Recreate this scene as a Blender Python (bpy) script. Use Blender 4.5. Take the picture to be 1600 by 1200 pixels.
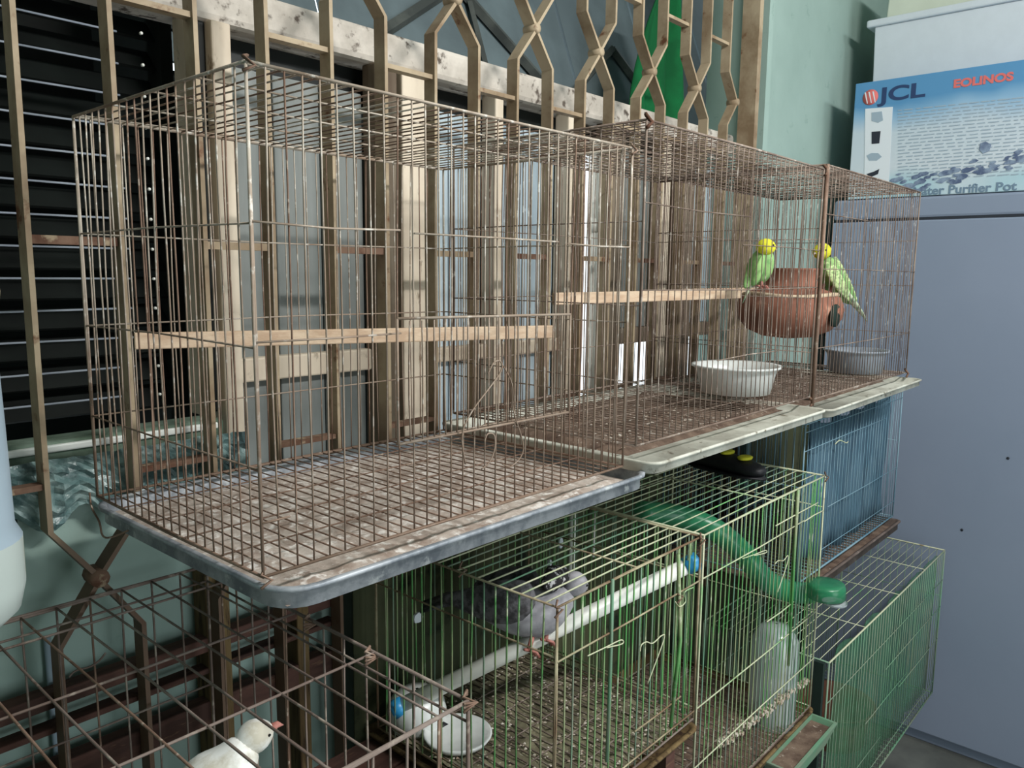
import bpy, bmesh, math, random
from mathutils import Vector, Matrix
random.seed(7)
C = bpy.context.scene.collection
for o in list(bpy.data.objects): bpy.data.objects.remove(o)
# everything is laid out with the camera's eye as origin (floor 2.17 below it) and brought to real size at the end
S = 0.8; ZF = -2.17
# ------------------------------------------------------------------ camera
yaw, pit, rol = math.radians(48.312), math.radians(8.02), math.radians(.637)
fw = Vector((math.sin(yaw)*math.cos(pit), math.cos(yaw)*math.cos(pit), -math.sin(pit)))
rt = Vector((math.cos(yaw), -math.sin(yaw), 0)); up = rt.cross(fw)
r2 = math.cos(rol)*rt + math.sin(rol)*up; u2 = -math.sin(rol)*rt + math.cos(rol)*up
cam = bpy.data.cameras.new('camera'); camo = bpy.data.objects.new('camera', cam); C.objects.link(camo)
camo.matrix_world = Matrix((( r2.x, u2.x, -fw.x, 0), (r2.y, u2.y, -fw.y, 0), (r2.z, u2.z, -fw.z, -ZF*S), (0, 0, 0, 1)))
cam.sensor_fit = 'HORIZONTAL'; cam.sensor_width = 36; cam.lens = 36*1230.6/1600; cam.clip_start = .02
bpy.context.scene.camera = camo
# ------------------------------------------------------------------ world, lamps, exposure
sc = bpy.context.scene
sc.view_settings.view_transform = 'Standard'; sc.view_settings.look = 'None'
sc.view_settings.exposure = -0.15; sc.view_settings.gamma = 1; sc.view_settings.use_curve_mapping = False
w = bpy.data.worlds.new('world'); sc.world = w; w.use_nodes = True
w.node_tree.nodes['Background'].inputs[0].default_value = (.86, .95, 1, 1)
w.node_tree.nodes['Background'].inputs[1].default_value = 2.2
def area(name, loc, tgt, sx, sy, power, col):
    l = bpy.data.lights.new(name, 'AREA'); l.shape = 'RECTANGLE'; l.size = sx*S; l.size_y = sy*S; l.energy = power; l.color = col
    o = bpy.data.objects.new(name, l); C.objects.link(o)
    o.location = Vector((loc[0]*S, loc[1]*S, (loc[2]-ZF)*S))
    d = Vector(tgt)-Vector(loc); o.rotation_euler = d.to_track_quat('-Z', 'Y').to_euler(); return o
area('tube_light', (1.5, -1.25, 1.75), (1.9, 1.1, -.2), .9, .14, 64, (1, .985, .95))
area('low_fill', (1.4, -2.3, -.8), (1.0, 1.2, -.8), 1.7, 2.2, 36, (.90, .97, 1))  # added soft fill for the lower cages; no doorway is modelled
area('overhead_fill', (3.0, -1.7, 1.85), (2.9, 1.0, -.6), 1.0, .5, 26, (.93, .97, 1))  # added overhead fill, makes up for falloff towards the far right
# ------------------------------------------------------------------ materials
def lin(c):
    c = c/255; return c/12.92 if c <= .04045 else ((c+.055)/1.055)**2.4
def rgb(*c): return (lin(c[0]), lin(c[1]), lin(c[2]), 1)
def mat(name, c1, c2=None, scale=8, rough=.7, metal=0, bump=0, lo=.4, hi=.6, c3=None, s3=40, lo3=.55, hi3=.62, spec=.3, stretch=(1, 1, 1), geo=True, alpha=None, grad=None):
    m = bpy.data.materials.new(name); m.use_nodes = True; nt = m.node_tree; N = nt.nodes; L = nt.links
    b = N['Principled BSDF']; b.inputs['Roughness'].default_value = rough; b.inputs['Metallic'].default_value = metal
    b.inputs['Specular IOR Level'].default_value = spec
    b.inputs['Base Color'].default_value = rgb(*c1)
    if alpha is not None: b.inputs['Alpha'].default_value = alpha
    if c2:
        if geo: src = N.new('ShaderNodeNewGeometry').outputs['Position']
        else: src = N.new('ShaderNodeTexCoord').outputs['Object']
        mp = N.new('ShaderNodeMapping'); mp.inputs['Scale'].default_value = stretch; L.new(src, mp.inputs[0])
        def noise(sc_, l, h):
            n = N.new('ShaderNodeTexNoise'); n.inputs['Scale'].default_value = sc_; n.inputs['Detail'].default_value = 5; n.inputs['Roughness'].default_value = .62
            L.new(mp.outputs[0], n.inputs['Vector'])
            r = N.new('ShaderNodeMapRange'); r.inputs['From Min'].default_value = l; r.inputs['From Max'].default_value = h
            L.new(n.outputs[0], r.inputs['Value']); return r, n
        r, n = noise(scale, lo, hi)
        mx = N.new('ShaderNodeMix'); mx.data_type = 'RGBA'; mx.inputs[6].default_value = rgb(*c1); mx.inputs[7].default_value = rgb(*c2)
        L.new(r.outputs[0], mx.inputs[0]); out = mx.outputs[2]
        if c3:
            r3, _ = noise(s3, lo3, hi3)
            m3 = N.new('ShaderNodeMix'); m3.data_type = 'RGBA'; L.new(out, m3.inputs[6]); m3.inputs[7].default_value = rgb(*c3)
            L.new(r3.outputs[0], m3.inputs[0]); out = m3.outputs[2]
        if grad:      # old wear: rust has crept up from the bottom (height in metres)
            gp = N.new('ShaderNodeNewGeometry'); sx = N.new('ShaderNodeSeparateXYZ'); L.new(gp.outputs['Position'], sx.inputs[0])
            gr = N.new('ShaderNodeMapRange'); gr.inputs['From Min'].default_value = grad[0]; gr.inputs['From Max'].default_value = grad[1]; gr.inputs['To Min'].default_value = .88; gr.inputs['To Max'].default_value = 0
            L.new(sx.outputs['Z'], gr.inputs['Value']); m4 = N.new('ShaderNodeMix'); m4.data_type = 'RGBA'; L.new(gr.outputs[0], m4.inputs[0]); L.new(out, m4.inputs[6]); m4.inputs[7].default_value = rgb(*grad[2]); out = m4.outputs[2]
        L.new(out, b.inputs['Base Color'])
        if bump:
            bp = N.new('ShaderNodeBump'); bp.inputs['Strength'].default_value = bump; bp.inputs['Distance'].default_value = .004
            L.new(n.outputs[0], bp.inputs['Height']); L.new(bp.outputs[0], b.inputs['Normal'])
    return m
M = {}
M['wire_a'] = mat('rusty_wire', (196, 186, 172), (144, 122, 104), 9, .55, .1, .2, .34, .66, (222, 216, 206), 60, .56, .66, grad=(1.44, 1.84, (122, 98, 82)))
M['wire_arust'] = mat('rust_red_wire', (146, 120, 104), (112, 88, 74), 14, .8, 0, .2, .35, .6, (184, 166, 150), 60, .58, .68)
M['wire_b'] = mat('brown_rusty_wire', (150, 134, 122), (108, 90, 80), 9, .75, 0, .2, .35, .6, (190, 180, 170), 45, .58, .68)
M['wire_f'] = mat('dark_rusty_wire', (142, 128, 120), (104, 88, 80), 7, .7, 0, .2, .35, .6, (158, 146, 134), 30, .56, .66)
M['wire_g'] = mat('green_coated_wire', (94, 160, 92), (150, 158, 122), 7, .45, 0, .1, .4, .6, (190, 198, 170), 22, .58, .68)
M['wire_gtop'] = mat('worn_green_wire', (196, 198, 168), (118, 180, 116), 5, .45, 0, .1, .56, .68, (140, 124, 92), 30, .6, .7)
M['wire_gdark'] = mat('dull_green_wire', (108, 150, 122), (132, 142, 124), 7, .6, 0, .1, .4, .6)
M['wire_h'] = mat('blue_coated_wire', (104, 140, 158), (130, 156, 168), 7, .5, 0, .1, .4, .6)
M['tray_a'] = mat('grey_blue_tray', (174, 178, 184), (124, 130, 138), 26, .45, .2, .3, .4, .6, (196, 200, 202), 30, .6, .66)
M['tray_b'] = mat('dull_cream_tray', (208, 208, 196), (176, 174, 162), 14, .7, 0, .3, .4, .6, (112, 104, 88), 40, .6, .68)
M['dung'] = mat('droppings_and_husks', (206, 194, 184), (158, 140, 128), 22, .95, 0, 1, .38, .62, (236, 230, 224), 60, .52, .64)
M['dungb'] = mat('brown_litter', (128, 108, 94), (92, 74, 64), 26, .95, 0, 1, .38, .62, (188, 174, 160), 70, .62, .7)
M['dungg'] = mat('olive_grey_litter', (134, 128, 104), (98, 92, 74), 26, .95, 0, 1, .38, .62, (192, 188, 166), 70, .6, .68)
M['frame_g'] = mat('rust_and_cream_rod', (178, 170, 140), (124, 100, 78), 9, .7, 0, .2, .4, .6)
M['crumb'] = mat('pale_crumbs', (212, 204, 192), (160, 138, 118), 90, .95)
M['batten'] = mat('pale_wood_perch', (214, 190, 164), (190, 160, 134), 12, .7, 0, .3, .35, .6, stretch=(1, 6, 6))
M['bar'] = mat('old_beige_paint', (176, 158, 132), (132, 110, 86), 7, .6, 0, .3, .4, .65, (108, 72, 48), 18, .62, .7, grad=(1.34, 1.5, (96, 72, 58)))
M['barrust'] = mat('rusted_joint', (122, 96, 80), (92, 62, 48), 20, .85, 0, .5, .4, .6, (160, 142, 118), 30, .58, .66)
M['frame'] = mat('cream_window_paint', (222, 208, 188), (192, 176, 156), 6, .6, 0, .3, .42, .62, (120, 100, 78), 26, .64, .72, stretch=(1, 1, .4))
M['beam'] = mat('chipped_cream_lintel', (206, 198, 188), (176, 168, 158), 10, .8, 0, .5, .4, .6, (92, 82, 74), 34, .56, .66)
M['panel_grey'] = mat('grey_shutter', (138, 142, 140), (112, 118, 116), 4, .7, 0, .2, .35, .65, stretch=(3, 3, .4))
M['panel_pale'] = mat('pale_blue_shutter', (186, 200, 208), (150, 166, 176), 5, .6, 0, .2, .35, .65, stretch=(6, 6, .4))
M['panel_brown'] = mat('brown_shutter', (134, 122, 106), (108, 92, 78), 6, .8, 0, .2, .35, .65, stretch=(6, 6, .5))
M['sheet'] = mat('blue_grey_sheet', (104, 118, 122), (90, 102, 106), 3, .7, 0, .1)
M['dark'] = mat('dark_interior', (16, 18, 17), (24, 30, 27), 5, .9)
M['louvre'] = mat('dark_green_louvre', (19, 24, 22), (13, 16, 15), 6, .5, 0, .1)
M['truss'] = mat('dark_grey_steel', (66, 70, 68), (88, 92, 88), 9, .7)
M['mint'] = mat('mint_wall_plaster', (158, 180, 172), (146, 168, 160), 2.2, .85, 0, .15, .35, .65, (132, 156, 147), 14, .62, .75)
M['sill'] = mat('mossy_sill_plaster', (120, 138, 124), (82, 100, 84), 12, .9, 0, .4, .4, .6)
M['white'] = mat('white_paint', (232, 234, 228), (214, 218, 214), 8, .5)
M['plasticbag'] = mat('crumpled_blue_plastic', (96, 124, 124), (146, 168, 166), 30, .3, 0, 1, .45, .6, (58, 78, 80), 18, .55, .65, spec=.6)
M['pvc'] = mat('white_pvc', (246, 246, 240), (232, 232, 224), 6, .35, spec=.5)
M['pvcblue'] = mat('blue_plastic', (50, 150, 205), (40, 130, 190), 6, .35, spec=.5)
M['clay'] = mat('terracotta', (150, 100, 82), (118, 80, 66), 8, .85, 0, .3, .4, .6, (196, 152, 128), 12, .6, .72)
M['cord'] = mat('pale_cord', (206, 186, 160), (170, 146, 120), 30, .9)
M['bowl'] = mat('white_enamel', (226, 228, 226), (204, 206, 204), 6, .3, spec=.5)
M['tub'] = mat('cloudy_plastic', (150, 158, 168), (136, 144, 156), 6, .35, spec=.5)
M['cab'] = mat('blue_grey_enamel', (140, 150, 170), (134, 145, 165), 2, .42, 0, .05, .3, .7, spec=.35)
M['seam'] = mat('door_gasket', (46, 50, 58))
M['foam'] = mat('white_foam', (206, 212, 218), (203, 209, 215), 20, .8)
M['creamlid'] = mat('cream_plastic', (206, 212, 196), (198, 204, 188), 4, .6)
M['board'] = mat('dark_green_board', (34, 50, 44), (28, 42, 38), 6, .85)
M['tarp'] = mat('dark_green_tarpaulin', (58, 64, 44), (72, 74, 52), 5, .85, 0, .5, .4, .6, (24, 32, 22), 9, .55, .65)
M['greencloth'] = mat('deep_green_cloth', (12, 104, 56), (8, 84, 44), 6, .9, 0, .2)
M['bluecloth'] = mat('blue_cloth', (78, 104, 120), (54, 78, 94), 4, .95, 0, .6, .4, .6, stretch=(4, 4, .6))
M['greennet'] = mat('green_fabric', (84, 138, 104), (60, 110, 80), 4, .95, 0, .4, .4, .6, stretch=(4, 4, .6), alpha=.36)
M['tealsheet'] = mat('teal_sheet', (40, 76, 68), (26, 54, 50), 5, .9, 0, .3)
M['greenplastic'] = mat('translucent_green_plastic', (56, 146, 102), (42, 122, 84), 6, .3, spec=.5, alpha=.7)
M['black'] = mat('black_rubber', (24, 24, 28), (34, 34, 38), 20, .5, 0, .2)
M['yellow'] = mat('yellow_patch', (222, 214, 60), (200, 196, 50), 20, .6)
M['clear'] = mat('clear_plastic', (196, 206, 204), None, rough=.15, spec=.6, alpha=.62)
M['wood'] = mat('dark_red_brown_wood', (92, 64, 56), (66, 46, 40), 6, .85, 0, .4, .4, .6, (110, 84, 66), 20, .6, .7, stretch=(1, 5, 5))
M['stake'] = mat('weathered_brown_wood', (118, 98, 66), (84, 66, 44), 6, .9, 0, .4, .4, .6, (60, 44, 32), 16, .55, .65, stretch=(5, 5, .6))
M['drum'] = mat('pale_blue_plastic', (150, 166, 178), (134, 152, 166), 3, .4, spec=.4)
M['drumfeed'] = mat('cloudy_plastic_with_tan_feed', (176, 186, 182), (168, 160, 128), 6, .4, 0, 0, .45, .6)
M['floor'] = mat('grey_concrete', (104, 106, 102), (84, 86, 84), 3, .85, 0, .3)
M['ceil'] = mat('pale_ceiling', (206, 214, 208), (196, 204, 200), 3, .9)
M['budgie'] = mat('lime_green_feathers', (152, 190, 120), (118, 164, 100), 40, .8)
M['budgiewing'] = mat('barred_yellow_green_feathers', (204, 222, 160), (140, 172, 112), 50, .8, 0, .2, .45, .55, stretch=(1, 1, 2.4))
M['budgiehead'] = mat('yellow_feathers', (226, 220, 60), (206, 202, 50), 30, .8)
M['budgietail'] = mat('pale_tail_feathers', (214, 222, 190), (130, 156, 130), 40, .8, 0, 0, .5, .62)
M['dove'] = mat('dark_grey_feathers', (104, 102, 106), (62, 60, 62), 60, .85, 0, .4, .42, .58)
M['dovegrey'] = mat('grey_feathers', (168, 166, 172), (140, 138, 144), 30, .85)
M['dovenape'] = mat('spotted_nape_feathers', (40, 38, 40), (190, 188, 190), 90, .85, 0, 0, .54, .6)
M['whitebird'] = mat('white_feathers', (238, 238, 234), (198, 192, 176), 18, .85, 0, .2, .5, .62)
M['skin'] = mat('pinkish_skin', (188, 128, 118), (150, 92, 82), 60, .6)
M['eye'] = mat('dark_eye', (16, 14, 14), rough=.2)
M['beak'] = mat('pale_beak', (190, 176, 166), (160, 146, 136), 60, .5)
M['litterwood'] = mat('dull_brown_tray', (112, 98, 92), (84, 72, 66), 12, .8, 0, .4, .4, .6, (140, 128, 120), 30, .6, .68)
M['ink'] = mat('navy_ink', (46, 66, 104)); M['inkred'] = mat('red_ink', (216, 112, 108)); M['inkgrey'] = mat('grey_ink', (158, 174, 188)); M['inktitle'] = mat('title_ink', (112, 134, 154))
M['inkwhite'] = mat('white_ink', (222, 226, 232)); M['inkblack'] = mat('black_ink', (46, 50, 60)); M['inksplash'] = mat('splash_ink', (140, 156, 178), (84, 98, 128), 30, .7)
# printed carton: blue at its top fading to white at lower left (flat print)
def carton():
    m = bpy.data.materials.new('printed_carton'); m.use_nodes = True; N = m.node_tree.nodes; L = m.node_tree.links; b = N['Principled BSDF']; b.inputs['Roughness'].default_value = .45
    tc = N.new('ShaderNodeTexCoord'); sp = N.new('ShaderNodeSeparateXYZ'); L.new(tc.outputs['Object'], sp.inputs[0])
    r = N.new('ShaderNodeMapRange'); r.inputs['From Min'].default_value = -.2; r.inputs['From Max'].default_value = .23; L.new(sp.outputs['Z'], r.inputs['Value'])
    nz = N.new('ShaderNodeTexNoise'); nz.inputs['Scale'].default_value = 4; L.new(tc.outputs['Object'], nz.inputs['Vector'])
    ad = N.new('ShaderNodeMath'); ad.operation = 'MULTIPLY_ADD'; L.new(nz.outputs[0], ad.inputs[0]); ad.inputs[1].default_value = .3; L.new(r.outputs[0], ad.inputs[2])
    cr = N.new('ShaderNodeValToRGB'); L.new(ad.outputs[0], cr.inputs[0]); e = cr.color_ramp.elements
    e[0].position = .1; e[0].color = rgb(164, 200, 212); e[1].position = 1.12 if False else 1.0; e[1].color = rgb(88, 144, 188)
    for p, c in ((.28, (206, 214, 222)), (.68, (196, 208, 218)), (.88, (140, 178, 208))):
        x = e.new(p); x.color = rgb(*c)
    L.new(cr.outputs[0], b.inputs['Base Color']); return m
M['carton'] = carton()
# ------------------------------------------------------------------ mesh helpers
class MB:
    def __init__(s): s.v = []; s.f = []; s.sm = True
    def ring(s, pts): i = len(s.v); s.v += [tuple(p) for p in pts]; return list(range(i, i+len(pts)))
    def join(s, a, b):
        n = len(a)
        for i in range(n): s.f.append((a[i], a[(i+1) % n], b[(i+1) % n], b[i]))
    def cap(s, a, rev=False): s.f.append(tuple(reversed(a)) if rev else tuple(a))
    def box(s, x0, x1, y0, y1, z0, z1):
        a = s.ring([(x0, y0, z0), (x1, y0, z0), (x1, y1, z0), (x0, y1, z0)]); b = s.ring([(x0, y0, z1), (x1, y0, z1), (x1, y1, z1), (x0, y1, z1)])
        s.join(a, b); s.cap(a, True); s.cap(b); return s
    def tube(s, path, r, n=6, close=False, flat=None):
        P = [Vector(p) for p in path]; rs = r if isinstance(r, (list, tuple)) else [r]*len(P); prev = None; first = None
        refu = None
        for i, p in enumerate(P):
            a = P[max(i-1, 0)]; b = P[min(i+1, len(P)-1)]
            if close: a = P[i-1]; b = P[(i+1) % len(P)]
            t = (b-a).normalized()
            if refu is None: refu = Vector((0, 0, 1)) if abs(t.z) < .9 else Vector((1, 0, 0))
            u = (refu - t*refu.dot(t)).normalized(); v = t.cross(u); refu = u
            k = s.ring([p+(u*math.cos(2*math.pi*j/n)+v*math.sin(2*math.pi*j/n)*(flat or 1))*rs[i] for j in range(n)])
            if prev: s.join(prev, k)
            else: first = k
            prev = k
        if close: s.join(prev, first)
        else: s.cap(first, True); s.cap(prev)
        return s
    def strip(s, path, n0, w, d):          # flat bar following a path in the XZ plane: w across, d deep (Y)
        prev = None
        for i, (x, z) in enumerate(path):
            a = path[max(i-1, 0)]; b = path[min(i+1, len(path)-1)]
            t = Vector((b[0]-a[0], b[1]-a[1])).normalized(); nx, nz = t.y*w/2, -t.x*w/2
            k = s.ring([(x-nx, n0, z-nz), (x+nx, n0, z+nz), (x+nx, n0+d, z+nz), (x-nx, n0+d, z-nz)])
            if prev: s.join(prev, k)
            else: s.cap(k, True)
            prev = k
        s.cap(prev); s.sm = False; return s
    def lathe(s, prof, c=(0, 0, 0), n=28, axis='z', capb=True, capt=False):
        prev = None; first = None
        for r, h in prof:
            pts = []
            for j in range(n):
                a = 2*math.pi*j/n; x, y = r*math.cos(a), r*math.sin(a)
                p = (x, y, h) if axis == 'z' else ((h, x, y) if axis == 'x' else (x, h, y))
                pts.append((c[0]+p[0], c[1]+p[1], c[2]+p[2]))
            k = s.ring(pts)
            if prev: s.join(prev, k)
            else: first = k
            prev = k
        if capb: s.cap(first, True)
        if capt: s.cap(prev)
        return s
    def loft(s, secs, n=14):               # secs: (centre, half-width, half-height); a body swept along its spine
        prev = None; P = [Vector(c) for c, _, _ in secs]
        for i, (c, wd, ht) in enumerate(secs):
            t = (P[min(i+1, len(P)-1)]-P[max(i-1, 0)]).normalized()
            side = t.cross(Vector((0, 0, 1)))
            side = side.normalized() if side.length > .15 else Vector((0, 1, 0)); upv = side.cross(t)
            k = s.ring([Vector(c)+side*math.cos(2*math.pi*j/n)*wd+upv*math.sin(2*math.pi*j/n)*ht for j in range(n)])
            if prev: s.join(prev, k)
            else: s.cap(k, True)
            prev = k
        s.cap(prev); return s
    def build(s, name, m, parent=None, kind=None, label=None, cat=None, group=None, loc=None, bevel=0, smooth=None, sub=0):
        V = [Vector(v) for v in s.v]
        if loc is None:
            lo = [min(v[i] for v in V) for i in range(3)]; hi = [max(v[i] for v in V) for i in range(3)]
            loc = Vector([(lo[i]+hi[i])/2 for i in range(3)])
        loc = Vector(loc)
        me = bpy.data.meshes.new(name); me.from_pydata([v-loc for v in V], [], s.f); me.validate()
        bm = bmesh.new(); bm.from_mesh(me); bmesh.ops.recalc_face_normals(bm, faces=bm.faces); bm.to_mesh(me); bm.free()
        if s.sm if smooth is None else smooth:
            me.polygons.foreach_set('use_smooth', [True]*len(me.polygons))
        me.materials.append(M[m])
        o = place(name, me, loc, parent); tag(o, label, cat, group, kind)
        if bevel: md = o.modifiers.new('bevel', 'BEVEL'); md.width = bevel; md.segments = 2; md.limit_method = 'ANGLE'
        if sub: md = o.modifiers.new('sub', 'SUBSURF'); md.levels = sub; md.render_levels = sub
        return o
WORLD = {}
def place(name, data, loc, parent):
    o = bpy.data.objects.new(name, data); C.objects.link(o)
    WORLD[o.name] = Vector(loc)
    if parent is not None: o.parent = parent; o.location = Vector(loc)-WORLD[parent.name]
    else: o.location = Vector(loc)
    return o
def tag(o, label=None, cat=None, group=None, kind=None):
    if label: o['label'] = label
    if cat: o['category'] = cat
    if group: o['group'] = group
    if kind: o['kind'] = kind
def thing(name, loc, label, cat, group=None):
    o = place(name, None, loc, None); o.empty_display_size = .05; tag(o, label, cat, group); return o
def box(*a): m = MB(); m.box(*a); m.sm = False; return m
# a set of straight wires as individual objects sharing a few slightly bent meshes
WM = {}
def wire_mesh(axis, length, r, m, var, bow):
    key = (axis, round(length, 4), r, m, var)
    if key in WM: return WM[key]
    rr = random.Random(var*13+5); b = MB(); ns = 5; pts = []
    ph = rr.uniform(0, 6); am = rr.uniform(.3, 1)*bow
    for i in range(ns+1):
        t = i/ns; h = length*(t-.5); off = am*math.sin(math.pi*t)*math.sin(ph+t*2.2)
        o1, o2 = off, off*.5*math.cos(ph)
        pts.append((h, o1, o2) if axis == 'x' else ((o1, h, o2) if axis == 'y' else (o1, o2, h)))
    b.tube(pts, r, 5)
    me = bpy.data.meshes.new('wire'); me.from_pydata(b.v, [], b.f); me.materials.append(M[m]); me.polygons.foreach_set('use_smooth', [True]*len(me.polygons))
    WM[key] = me; return me
def wires(parent, axis, length, centres, r, m, bow=.004, single=True, name='wire', m2=None):
    if single:
        for i, c in enumerate(centres):
            mm = m2 if (m2 and random.random() < .3) else m
            place(name, wire_mesh(axis, length, r, mm, random.randrange(5), bow), c, parent)
    else:
        b = MB()
        for c in centres:
            dv = {'x': Vector((length/2, 0, 0)), 'y': Vector((0, length/2, 0)), 'z': Vector((0, 0, length/2))}[axis]; c = Vector(c)
            j = Vector([0 if 'xyz'[k] == axis else random.uniform(-bow, bow)*.6 for k in range(3)])
            b.tube([c-dv, c+j, c+dv], r, 4)
        b.build('wire_mesh', m, parent, kind='stuff')
def lin_range(a, b, step):
    n = max(2, round((b-a)/step)); return [a+(b-a)*i/n for i in range(n+1)]
def cage(label, bx, step, r, m, rails_f=(), rails_s=(), rails_top=(), single=True, group=None, top_axis='y', mt=None, m2=None, mf=None, floor_gap=0, rf=None, skip=(), sstep=None, bstep=None, tstep=None, name='wire_cage', fm=None, bow=.004, floorstep=None, sag=0):
    x0, x1, y0, y1, z0, z1 = bx; mt = mt or m; mf = mf or m; rf = rf or r*1.25; sstep = sstep or step; bstep = bstep or step; tstep = tstep or step
    T = thing(name, ((x0+x1)/2, (y0+y1)/2, z0), label, 'cage', group)
    def rect(p, ptsn):
        b = MB(); q = [Vector(v) for v in ptsn]
        for i in range(4): b.tube([q[i], (q[i]+q[(i+1) % 4])/2+Vector([random.uniform(-.002, .002) for _ in range(3)]), q[(i+1) % 4]], rf, 6)
        return b
    def panel(pname, quad, rails, axis, length, centres, mm, single=single):
        b = rect(pname, quad)
        for a, c in rails: b.tube([a, (Vector(a)+Vector(c))/2+Vector((random.uniform(-.002, .002), 0, random.uniform(-.003, .003))), c], r*1.1, 5)
        P = b.build(pname, fm or mm, T)
        wires(P, axis, length, centres, r, mm, bow, single, m2=m2)
        return P
    h = z1-z0; zc = (z0+z1)/2; out = {}
    if 'front' not in skip:
        out['front'] = panel('front_panel', [(x0, y0, z0), (x1, y0, z0), (x1, y0, z1), (x0, y0, z1)], [((a, y0-.002, z), (b_, y0-.002, z)) for z, a, b_ in rails_f], 'z', h, [(x, y0, zc) for x in lin_range(x0, x1, step)[1:-1]], m)
    if 'back' not in skip:
        out['back'] = panel('back_panel', [(x0, y1, z0), (x1, y1, z0), (x1, y1, z1), (x0, y1, z1)], [((x0, y1, z), (x1, y1, z)) for z in rails_s], 'z', h, [(x, y1, zc) for x in lin_range(x0, x1, bstep)[1:-1]], m)
    for nm, x in (('left', x0), ('right', x1)):
        if nm in skip: continue
        out[nm] = panel('side_panel', [(x, y0, z0), (x, y1, z0), (x, y1, z1), (x, y0, z1)], [((x, y0, z), (x, y1, z)) for z in rails_s], 'z', h, [(x, y, zc) for y in lin_range(y0, y1, sstep)[1:-1]], m)
    if top_axis == 'y': cs = [(x, (y0+y1)/2, z1) for x in lin_range(x0, x1, tstep)[1:-1]]; ln = y1-y0; rl = [((x0, y, z1+.001), (x1, y, z1+.001)) for y in rails_top]
    else: cs = [((x0+x1)/2, y, z1) for y in lin_range(y0, y1, tstep)[1:-1]]; ln = x1-x0; rl = [((x, y0, z1+.002), (x, y1, z1+.002)) for x in rails_top]
    out['top'] = panel('roof_panel', [(x0, y0, z1), (x1, y0, z1), (x1, y1, z1), (x0, y1, z1)], rl, top_axis, ln, cs, mt)
    fs = floorstep or step; zf = z0+floor_gap
    b = rect('f', [(x0, y0, zf), (x1, y0, zf), (x1, y1, zf), (x0, y1, zf)])
    P = b.build('floor_panel', mf, T); out['floor'] = P
    wires(P, 'y', y1-y0, [(x, (y0+y1)/2, zf) for x in lin_range(x0, x1, fs)[1:-1]], r, mf, bow, single)
    b2 = MB()
    for y in lin_range(y0, y1, fs*4.2)[1:-1]: b2.tube([(x0, y, zf+.002), (x1, y, zf+.002)], r, 4)
    b2.build('cross_rods', mf, P, kind='stuff')
    return T, out
def tray(parent, bx, m, rc=.035, wall=.006, name='tray', fill=None, skew=0, lip=.007):
    x0, x1, y0, y1, z0, z1 = bx
    def outline(d, z):
        pts = []; rr = max(rc-d, .004)
        for cx, cy, a0 in ((x1-d-rr, y1-d-rr, 0), (x0+d+rr, y1-d-rr, 90), (x0+d+rr, y0+d+rr, 180), (x1-d-rr, y0+d+rr, 270)):
            for k in range(6):
                a = math.radians(a0+k*18); pts.append((cx+rr*math.cos(a), cy+rr*math.sin(a), z+.003*math.sin(cx*9+cy*5)))
        return pts
    b = MB(); rs = [outline(.012, z0), outline(.002, z0+.004), outline(.003, z1-.006), outline(-lip, z1-.005), outline(-lip, z1), outline(.0, z1+.001), outline(wall, z1-.003), outline(wall+.004, z0+.008)]
    k = [b.ring(r_) for r_ in rs]
    for a, c in zip(k, k[1:]): b.join(a, c)
    b.cap(k[0], True); b.cap(k[-1]); o = b.build(name, m, parent)
    if fill:
        f = MB(); nx, ny = 46, 26; ids = []
        ax, bx_, ay, by = x0+wall+.008, x1-wall-.008, y0+wall+.008, y1-wall-.008
        for j in range(ny+1):
            for i in range(nx+1):
                e = min(1, min(i, nx-i, j, ny-j)/2)
                f.v.append((ax+(bx_-ax)*i/nx, ay+(by-ay)*j/ny, z0+.009+e*(.002+random.random()*.006)))
        for j in range(ny):
            for i in range(nx): a = j*(nx+1)+i; f.f.append((a, a+1, a+nx+2, a+nx+1))
        f.build('litter', fill, o, kind='stuff')
    return o
def crumbs(parent, x0, x1, y0, y1, z, n, m, s0=.002, s1=.006, name='crumbs'):
    b = MB()
    for _ in range(n):
        x, y, s_ = random.uniform(x0, x1), random.uniform(y0, y1), random.uniform(s0, s1)
        k = b.ring([(x+s_*math.cos(a+random.random()), y+s_*math.sin(a)*.8, z) for a in (0, 1.57, 3.14, 4.71)]); t = len(b.v); b.v.append((x, y, z+s_*random.uniform(.5, 1)))
        for i in range(4): b.f.append((k[i], k[(i+1) % 4], t))
    return b.build(name, m, parent, kind='stuff')
# ------------------------------------------------------------------ room
box(-1.6, 4.7, -2.4, 1.5, ZF-.1, ZF).build('floor', 'floor', kind='structure')
box(-1.6, 4.7, -2.4, 2.6, 2.0, 2.1).build('ceiling', 'ceil', kind='structure')
box(-1.7, -1.6, -2.4, 1.5, ZF, 2.0).build('wall_left', 'mint', kind='structure')
box(-1.6, 4.7, -2.5, -2.4, ZF, 2.0).build('wall_front', 'mint', kind='structure')
box(4.7, 4.8, -2.4, 1.7, ZF, 2.0).build('wall_right', 'mint', kind='structure')
wb = MB(); wb.sm = False
wb.box(-1.6, .80, 1.5, 1.7, ZF, -.345); wb.box(.80, 3.12, 1.5, 1.7, ZF, -.56); wb.box(3.12, 4.7, 1.5, 1.7, ZF, 2.0); wb.box(-1.6, -.7, 1.5, 1.7, -.345, 2.0); wb.box(-.7, 3.12, 1.5, 1.7, 1.5, 2.0)
wb.build('wall_back', 'mint', kind='structure')
sl = box(-.7, .79, 1.49, 1.56, -.345, -.30); sl.build('trim_1', 'sill', kind='structure', bevel=.006)
box(-.7, .775, 1.484, 1.50, -.318, -.305).build('trim_2', 'white', kind='structure', bevel=.003)
W = box(-.7, 3.12, 1.56, 1.66, .492, .575).build('window_1', 'beam', kind='structure', bevel=.015)
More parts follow.
